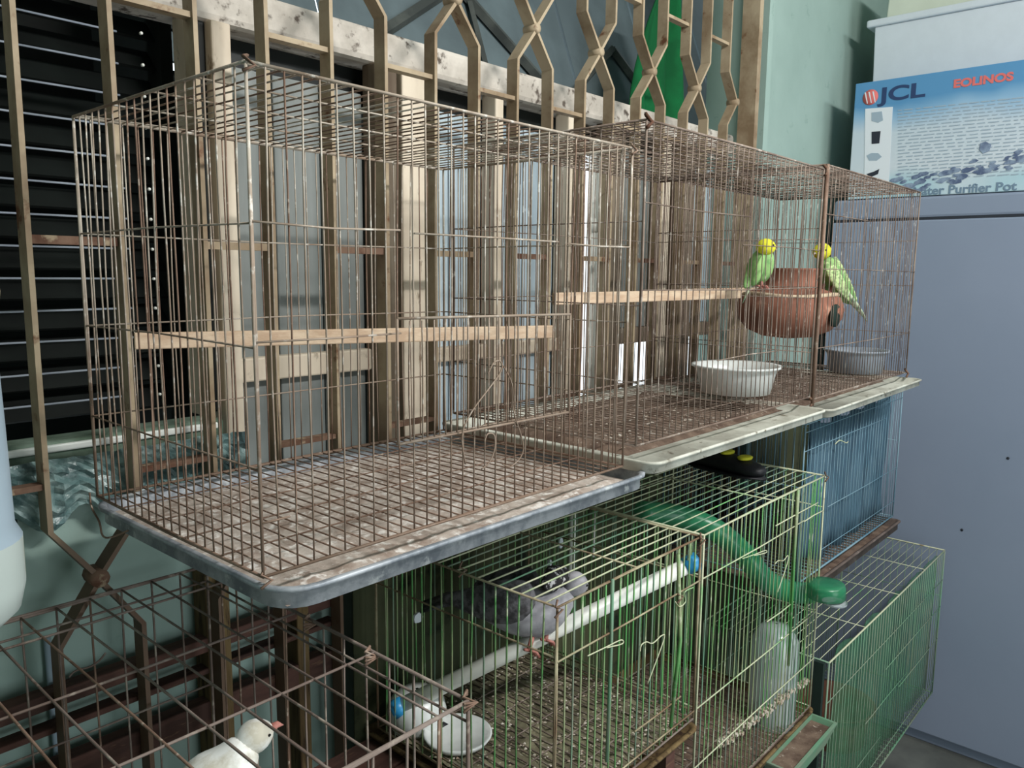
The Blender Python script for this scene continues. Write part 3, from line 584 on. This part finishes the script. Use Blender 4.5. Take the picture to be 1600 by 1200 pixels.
# glimpses of daylight against the tarpaulin, modelled as white tubes and flakes
b = MB(); b.tube([fp(896, 800, 1.366), fp(894, 865, 1.366), fp(891, 945, 1.366)], .0125, 12); b.build('daylight_strip', 'pvc', label='short wide white strip standing in for daylight behind the dove cage, the left one', cat='pipe')
b = MB(); b.tube([fp(931, 795, 1.366), fp(929, 835, 1.366), fp(927, 870, 1.366)], .005, 8); b.build('thin_daylight_strip', 'pvc', label='thin white strip standing in for daylight behind the dove cage, right of the wide one', cat='pipe')
for (px, py, w_, h_, lb) in ((876, 848, .010, .020, 'upper of two white daylight flecks left of the short daylight strip'), (858, 880, .010, .013, 'lower of two white daylight flecks left of the short daylight strip'), (653, 965, .016, .014, 'small white square daylight scrap behind the wires left of the dove')):
    p = fp(px, py, 1.372 if px > 700 else 1.30)
    b = MB(); b.sm = False; q = b.ring([p+V((w_*math.cos(a)*random.uniform(.8, 1.1), -.003, h_*math.sin(a)*random.uniform(.8, 1.1))) for a in [i*.785 for i in range(8)]]); q2 = b.ring([V(b.v[i])+V((0, .005, 0)) for i in q]); b.join(q, q2); b.cap(q, True); b.cap(q2)
    b.build('daylight_fleck', 'foam', label=lb, cat='fleck')  # white flakes put in for specks of daylight
drape('tarpaulin_sheet', 2.46, 4.2, 1.462, -2.1, -.62, 'tarp', 'dark green sheet along the wall behind the blue cage and lower right cage', .008)
# green bent tube with round cap in E
pts = [fp(1000, 800, 1.18), fp(1060, 806, 1.12), fp(1118, 828, 1.03), (fp(1165, 868, .97)), fp(1195, 905, .93), fp(1238, 925, .89), fp(1290, 925, .845)]
Gt = thing('green_tube', tuple(pts[3]), 'bent translucent green plastic tube with a round cap inside the right green cage', 'tube')
sm = []
for i in range(len(pts)-1):
    for s_ in range(4): t = s_/4; p0, p1, p2, p3 = pts[max(i-1, 0)], pts[i], pts[i+1], pts[min(i+2, len(pts)-1)]; sm.append(.5*((2*p1)+(-p0+p2)*t+(2*p0-5*p1+4*p2-p3)*t*t+(-p0+3*p1-3*p2+p3)*t**3))
sm.append(pts[-1]); b = MB(); b.tube(sm, .033, 14); b.build('tube_body', 'greenplastic', Gt)
cc = fp(1290, 926, .79)
b = MB(); b.lathe([(.03, .03), (.052, .03), (.056, .018), (.056, -.012), (.045, -.018), (.03, -.018)], cc, 28); b.build('cap', 'greenplastic', Gt)
b = MB(); b.lathe([(.002, -.006), (.034, -.006), (.036, 0)], cc+V((-.02, -.035, -.012)), 20); b.build('cap_disc', 'foam', Gt, label='white disc')
# water bottle
Wb = thing('water_bottle', tuple(fp(1200, 1150, .87)), 'clear plastic drinking bottle standing inside the right green cage', 'bottle')
cb = fp(1203, 1140, .90); 
b = MB(); b.lathe([(.035, 0), (.068, .006), (.07, .03), (.068, .15), (.07, .25), (.066, .30), (.045, .335), (.015, .345), (.004, .346)], cb, 28); b.build('bottle_body', 'clear', Wb)
b = MB(); b.lathe([(.03, -.03), (.05, -.03), (.05, .002), (.03, .004)], cb, 20, capt=True); b.build('bottle_base', 'tub', Wb)
# feeder tray hung on E
Ft = thing('feed_trough', (2.2, .79, -1.42), 'small pale green trough of brown seed hooked on the right green cage', 'trough')
b = MB(); k = [b.ring([(x0, y0, z), (x1, y0, z), (x1, y1, z), (x0, y1, z)]) for x0, x1, y0, y1, z in ((2.05, 2.33, .765, .822, -1.43), (2.02, 2.36, .745, .826, -1.365), (2.02, 2.36, .745, .826, -1.36), (2.028, 2.352, .753, .82, -1.36), (2.05, 2.33, .765, .815, -1.405))]
for a, c in zip(k, k[1:]): b.join(a, c)
b.cap(k[0], True); b.cap(k[-1]); b.build('trough_body', 'wire_gdark', Ft, smooth=False)
box(2.04, 2.34, .76, .818, -1.40, -1.372).build('seed', 'dungb', Ft, kind='stuff')
# shoe on E's roof
Sh = thing('shoe', (2.17, 1.1, -.588), 'black shoe with two yellow oval patches on the green cage roof', 'shoe')
sA, sB = V((2.20, 1.24, -.548)), V((2.15, .93, -.566)); ax = (sB-sA)
b = MB(); b.loft([(sA, .015, .012), (sA+ax*.08, .036, .028), (sA+ax*.3, .042, .035), (sA+ax*.55, .040, .032), (sA+ax*.8, .046, .026), (sA+ax*.95, .034, .018), (sB, .012, .008)], 16); b.build('upper', 'black', Sh, sub=1)
b = MB(); b.loft([(sA+V((0, 0, -.028)), .02, .006), (sA+ax*.3+V((0, 0, -.033)), .042, .007), (sA+ax*.8+V((0, 0, -.022)), .05, .007), (sB+V((0, 0, -.018)), .015, .005)], 12); b.build('sole', 'black', Sh)
for t in (.58, .78):
    c = sA+ax*t+V((0, 0, .033 if t < .6 else .031)); b = MB(); b.lathe([(.021, -.006), (.023, .0), (.017, .003), (.002, .0035)], c, 16); o = b.build('patch', 'yellow', Sh, label='yellow oval patch'); o.scale = (1.3, .9, 1)
# ------------------------------------------------------------------ blue cage H and green cage G
Hc, ph = cage('blue wire cage draped with blue cloth, below the right end cage', (2.37, 3.36, .905, 1.39, -.965, -.45), .03, .0013, 'wire_h', rails_f=((-.475, 2.37, 3.36), (-.535, 2.37, 3.16), (-.76, 2.6, 3.36), (-.90, 2.56, 3.36)), rails_s=(-.65,), rails_top=(2.7, 3.05), single=False, top_axis='x', rf=.0028)
curve_wire([fp(x, y, .895) for x, y in ((1305, 694), (1312, 688), (1322, 692), (1325, 690))], .0018, 'door_latch', 'wire_gtop', Hc)
drape('blue_cloth', 2.48, 3.33, .94, -.94, -.47, 'bluecloth', 'blue cloth hanging just behind the wires of the blue cage')
drape('green_fabric', 2.50, 3.75, .815, -1.83, -1.21, 'greennet', 'green fabric hanging inside the dull green cage at lower right', .006)
T = thing('cage_tray', (2.86, 1.15, -1.02), 'rusty brown tray under the blue cage', 'tray'); tray(T, (2.365, 3.375, .88, 1.42, -1.02, -.98), 'litterwood', name='pan', rc=.015, fill='dungb')
Gc, pg = cage('dull green wire cage at lower right beside the blue-grey cabinet', (2.385, 3.77, .79, 1.22, -1.86, -1.19), .03, .0014, 'wire_gdark', rails_f=((-1.325, 2.385, 3.77), (-1.45, 3.0, 3.77), (-1.58, 2.8, 3.3), (-1.60, 3.2, 3.77), (-1.72, 2.385, 3.0), (-1.80, 2.385, 3.77)), rails_s=(-1.4,), rails_top=(2.72, 3.1, 3.45), single=False, top_axis='x', mt='wire_gtop', rf=.003)
box(2.365, 2.382, .80, .83, ZF+.001, -1.19).build('upright', 'board', label='dark upright board at the left front corner of the dull green cage', cat='board')
bowl('clay_bowl', (3.08, 1.0, -1.845), .155, .15, 'clay', 'wide brown clay bowl standing inside the dull green cage', 'bowl')
# teal sheet behind B's tray/E roof
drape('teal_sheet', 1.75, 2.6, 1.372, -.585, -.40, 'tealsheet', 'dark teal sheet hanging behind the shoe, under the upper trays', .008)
# ------------------------------------------------------------------ cage F in the foreground
Fc, pf = cage('wide-meshed dark rusty cage in the lower left foreground with the white pigeon', (.06, .69, .686, 1.39, -1.04, -.56), .0525, .0019, 'wire_f', rails_f=((-.8, .06, .69),), rails_s=(-.59, -.80), rails_top=(.88, 1.083, 1.29), rf=.0028, bow=.003, m2='wire_arust', floorstep=.05)
for p in ((.69, .686, -.56), (.682, 1.04, -.56), (.68, .88, -.56)):
    b = MB()
    for q in range(3): b.tube([V(p)+V((-.012, -.004, -.010+q*.006)), V(p)+V((.010, -.007, -.004)), V(p)+V((-.006, .004, .006)), V(p)+V((.008, .010, .002+q*.003))], .0022, 5)
    b.build('wire_tie', 'wire_arust', Fc)
T = thing('cage_tray', (.38, 1.04, -1.07), 'dark red-brown tray under the foreground cage', 'tray'); tray(T, (.05, .70, .67, 1.41, -1.075, -1.045), 'wood', name='pan', rc=.02, fill='dungb')
hw = fp(398, 1150, .90)
bird('white pigeon with head raised under the roof wires of the foreground cage', 'pigeon', [(fp(250, 1330, .93), .01, .01), (fp(285, 1280, .92), .035, .03), (fp(320, 1240, .91), .048, .048), (fp(348, 1215, .905), .046, .046), (fp(364, 1195, .90), .036, .036), (fp(378, 1174, .90), .025, .026), (fp(388, 1160, .90), .02, .022)], 'whitebird', hw, .025, 'whitebird', (.75, .05, .05), 'skin', .024,
    [[(fp(345, 1212, .87), .008, .016), (fp(315, 1245, .865), .011, .038), (fp(280, 1285, .88), .009, .028), (fp(240, 1335, .90), .003, .006)], [(fp(345, 1205, .95), .008, .016), (fp(310, 1235, .965), .011, .034), (fp(270, 1280, .965), .004, .01)]], 'whitebird',
    [[(fp(270, 1300, .92), .02, .006), (fp(225, 1360, .94), .026, .004)]], 'whitebird', [(fp(330, 1275, .90), fp(332, 1330, .90)), (fp(350, 1270, .92), fp(352, 1325, .92))], None, .0022)
# timber rack against the wall
R = thing('timber_rack', (.5, 1.46, ZF), 'dark red-brown timber rails against the mint wall behind the foreground cage', 'rack')
for z, h, m in ((-.745, .03, 'wood'), (-.80, .012, 'wood'), (-.89, .05, 'wood')): box(-.3, 1.02, 1.44, 1.475, z-h/2, z+h/2).build('rail', m, R, bevel=.003)
for x, wd, m in ((.735, .05, 'stake'), (.93, .03, 'stake')): box(x-wd/2, x+wd/2, 1.439, 1.495, ZF, -.60 if wd > .04 else -.73).build('upright', m, R, bevel=.003)
b = MB(); b.tube([(.44, 1.49, -.65), (.442, 1.488, -1.0)], .006, 6); b.build('grey_pipe', 'drum', label='thin grey pipe on the mint wall at far left, behind the foreground cage', cat='pipe')
curve_wire([fp(x, y, 1.47) for x, y in ((20, 790, ), (25, 850), (28, 884), (30, 895))], .005, 'black_cable', 'board', None, label='short black cable hanging down the mint wall at far left', cat='cable')
curve_wire([fp(x, y, 1.38) for x, y in ((108, 1058), (118, 1048), (140, 1042), (155, 1032), (165, 1020))], .0018, 'wire_scrap', 'wire_f', Fc)
# crumpled plastic on the sill
g = MB(); pr = None; n = 40
for j in range(12):
    t = j/11; ids = g.ring([(.30+.52*i/n, 1.462-.012*math.sin(t*3.1)+random.uniform(-.008, .008)-.003, -.325-(.105+.02*math.sin(i*.7))*t) for i in range(n+1)])
    if pr:
        for i in range(n): g.f.append((pr[i], pr[i+1], ids[i+1], ids[i]))
    pr = ids
o = g.build('plastic_sheet', 'plasticbag', label='crumpled bluish plastic sheet hanging below the window sill at left', cat='plastic sheet', smooth=False); md = o.modifiers.new('t', 'SOLIDIFY'); md.thickness = .002
# ------------------------------------------------------------------ hanging drum at the left edge
Dr = thing('plastic_drum', tuple(fp(-40, 1000, 1.0)), 'tall pale plastic canister at the left edge of the picture', 'canister')
cx = fp(-88, 1003, 1.05)
b = MB(); b.lathe([(.02, .0), (.055, .008), (.078, .03), (.085, .06), (.085, .115)], cx, 32); b.build('base', 'drumfeed', Dr)
b = MB(); b.lathe([(.085, .115), (.078, .13), (.076, .25), (.072, .42), (.068, .56), (.060, .75), (.052, .95), (.02, .97), (.005, .97)], cx, 32, capb=False); b.build('canister_body', 'drum', Dr)
b = MB(); rr = cx+V((.034, -.040, .40))
b.tube([rr+V((.030*math.cos(a), -.012, .036*math.sin(a))) for a in [i*math.pi/10 for i in range(20)]], .006, 8, close=True); b.build('ring_handle', 'drumfeed', Dr)
b = MB(); b.tube([cx+V((.05, .05, .10)), cx+V((.052, .05, 1.05))], .012, 6); b.build('hanging_pole', 'tealsheet', label='dark green upright pole behind the pale canister at the left edge', cat='pole')
# ------------------------------------------------------------------ benches that carry the lower row
def bench(x0, x1, y0, y1, top, lab):
    T = thing('wooden_bench', ((x0+x1)/2, (y0+y1)/2, ZF), lab, 'bench'); n = 4
    for i in range(n): box(x0, x1, y0+(y1-y0)*i/n+.003, y0+(y1-y0)*(i+1)/n-.003, top-.025, top).build('plank', 'wood', T, bevel=.003)
    for x in (x0+.03, x1-.03):
        for y in (y0+.03, y1-.03): box(x-.02, x+.02, y-.02, y+.02, ZF, top-.026).build('leg', 'wood', T)
bench(.02, 1.593, .86, 1.38, -1.078, 'dark wooden bench under the foreground cage and dove cage')
bench(1.60, 2.36, .86, 1.38, -1.377, 'low dark wooden bench under the right green cage')
# ------------------------------------------------------------------ cabinet, carton, foam bin
XC = 3.85
K = thing('cabinet', (4.25, .5, ZF), 'tall blue-grey metal cabinet at the right, boxes on top', 'cabinet')
box(XC+.035, 4.62, -.35, 1.405, ZF, .255).build('body', 'cab', K, bevel=.006)
box(XC, XC+.033, -.35, 1.405, ZF+.06, .252).build('door', 'cab', K, bevel=.006)
box(XC+.01, 4.62, -.35, 1.405, .262, .356).build('top_panel', 'cab', K, bevel=.012)
box(XC+.012, XC+.04, -.34, 1.395, .25, .264).build('seam_strip', 'seam', K)
for px, py in ((1575, 716), (1503, 828)):
    p = fx(px, py, XC-.001); b = MB(); b.lathe([(.001, -.001), (.006, -.001), (.006, .001)], p, 8, 'x', True, True); b.build('speck', 'seam', K)
bl, bt, bb = 1.345, .878, .358
CB = thing('carton', (XC+.12, 1.0, bb), 'blue and white printed carton on the cabinet, marked JCL', 'carton')
cf = box(XC+.012, XC+.20, .30, bl, bb, bt).build('carton_body', 'carton', CB, bevel=.003)
XT = XC+.011
def text(t, y, z, size, m, ext=.0006, sx=1, bold=0, name='lettering'):
    cu = bpy.data.curves.new('t', 'FONT'); cu.body = t; cu.size = size; cu.extrude = ext; cu.offset = bold
    to = bpy.data.objects.new('t', cu); C.objects.link(to); dg = bpy.context.evaluated_depsgraph_get(); me = bpy.data.meshes.new_from_object(to.evaluated_get(dg)); bpy.data.objects.remove(to)
    me.materials.clear(); me.materials.append(M[m]); o = place(name, me, (XT, y, z), CB)
    o.rotation_euler = (math.radians(90), 0, math.radians(-90)); o.scale = (sx, 1, 1); return o
def bz(px, py): p = fx(px, py, XT); return p.y, p.z
y, z = bz(1375, 159); text('JCL', y, z, .085, 'ink', sx=1.5, bold=.0022)
y, z = bz(1489, 138); text('EOLINOS', y, z+.002, .046, 'inkred', sx=1.16, bold=.002)
y, z = bz(1452, 303); text('Water Purifier Pot', bz(1418, 303)[0], z-.002, .049, 'inktitle', sx=1.12, bold=.0012)
# round emblem with slanting white stripes
y, z = bz(1360, 152)
b = MB(); b.lathe([(.001, 0), (.034, 0), (.034, .0006), (.001, .0006)], (XT-.0006, y, z), 28, 'x', True, True); em = b.build('emblem', 'inkred', CB)
for k in (-1, 0, 1):
    b = MB(); b.sm = False; q = b.ring([(XT-.0012, y+k*.017+.010, z+.024), (XT-.0012, y+k*.017+.004, z+.024), (XT-.0012, y+k*.017-.008, z-.026), (XT-.0012, y+k*.017-.004, z-.026)]); q2 = b.ring([(XT-.0002,)+b.v[i][1:] for i in q]); b.join(q, q2); b.cap(q, True); b.cap(q2); b.build('stripe', 'inkwhite', em)
def plate(pts, m, name, off=0, par=None):
    b = MB(); b.sm = False; q = b.ring([(XT-.0006-off,)+bz(*p) for p in pts]); q2 = b.ring([(XT+.0004-off,)+b.v[i][1:] for i in q]); b.join(q, q2); b.cap(q, True); b.cap(q2); return b.build(name, m, par or CB)
plate(((1352, 170), (1395, 167), (1388, 300), (1350, 296)), 'inkwhite', 'picture_strip')
plate(((1362, 176), (1378, 174), (1380, 188), (1372, 192), (1362, 189)), 'inkgrey', 'printed_picture', .001)
plate(((1362, 206), (1376, 205), (1374, 224), (1362, 225)), 'inkblack', 'printed_picture', .001)
plate(((1354, 243), (1362, 239), (1372, 239), (1378, 245), (1370, 251), (1358, 251)), 'inkgrey', 'printed_picture', .001)
plate(((1354, 272), (1366, 268), (1374, 264), (1372, 272), (1360, 277)), 'inkblack', 'printed_picture', .001)
b = MB(); b.sm = False
for r_ in range(22):
    x = 1403; 
    while x < 1640:
        wd = random.uniform(6, 20); yy = 172+r_*5.2-(x-1403)*.105*(1-r_/40)
        (ya, za), (yb_, zb_) = bz(x, yy), bz(x+wd, yy-wd*.10); k = b.ring([(XT-.0004, ya, za), (XT-.0004, yb_, zb_), (XT-.0004, yb_, zb_-.004), (XT-.0004, ya, za-.004)]); b.cap(k); x += wd+random.uniform(2, 6)
b.build('fine_print', 'inkgrey', CB, kind='stuff')
b = MB(); b.sm = False
for i in range(60):
    t = random.random(); px = 1400+200*t; py = 285-42*t*t+random.gauss(0, 7); s_ = random.uniform(3, 9)
    k = b.ring([(XT-.0008-i*.00001,)+bz(px+s_*1.6*math.cos(a)*random.uniform(.6, 1), py-s_*.3*math.cos(a)+s_*.6*math.sin(a)*random.uniform(.6, 1)) for a in [j*.785 for j in range(8)]]); b.cap(k)
b.build('water_splash', 'inksplash', CB, kind='stuff')
plate(((1532, 224), (1540, 221), (1549, 226), (1546, 236), (1536, 240), (1530, 234)), 'inksplash', 'printed_drop', .0012)
FB = thing('foam_bin', (XC+.40, .6, bb), 'large white foam box with lid behind the printed carton', 'box')
X2 = XC+.215
yl = fx(1363, 100, X2).y; zt = fx(1366, 43, X2).z
k = MB(); k.sm = False
q0 = k.ring([(X2+.015, .1, bb), (4.5, .1, bb), (4.5, yl-.02, bb), (X2+.015, yl-.02, bb)]); q1 = k.ring([(X2, .08, zt), (4.52, .08, zt), (4.52, yl, zt), (X2, yl, zt)]); k.join(q0, q1); k.cap(q0, True); k.cap(q1); k.build('bin_body', 'foam', FB, bevel=.004)
yl2 = fx(1354, 37, X2-.012).y
box(X2-.014, 4.54, .06, yl2, zt, zt+.034).build('lid', 'foam', FB, bevel=.008)
zl = zt+.035
k = MB(); k.sm = False; yq = fx(1385, 28, X2+.03).y
q0 = k.ring([(X2+.03, .2, zl), (4.45, .2, zl), (4.45, yq, zl), (X2+.03, yq, zl)]); q1 = k.ring([(X2+.035, .22, zl+.2), (4.4, .22, zl+.2), (4.4, yq-.01, zl+.2), (X2+.035, yq-.01, zl+.2)]); k.join(q0, q1); k.cap(q0, True); k.cap(q1); o = k.build('cream_carton', 'creamlid', label='cream carton on top of the white foam box, cut by the frame', cat='carton', bevel=.004)
# ------------------------------------------------------------------ to real size
for o in bpy.data.objects:
    if o.parent is None and o.type in ('MESH', 'EMPTY'):
        l = o.location; o.location = (l.x*S, l.y*S, (l.z-ZF)*S); o.scale = [s_*S for s_ in o.scale]
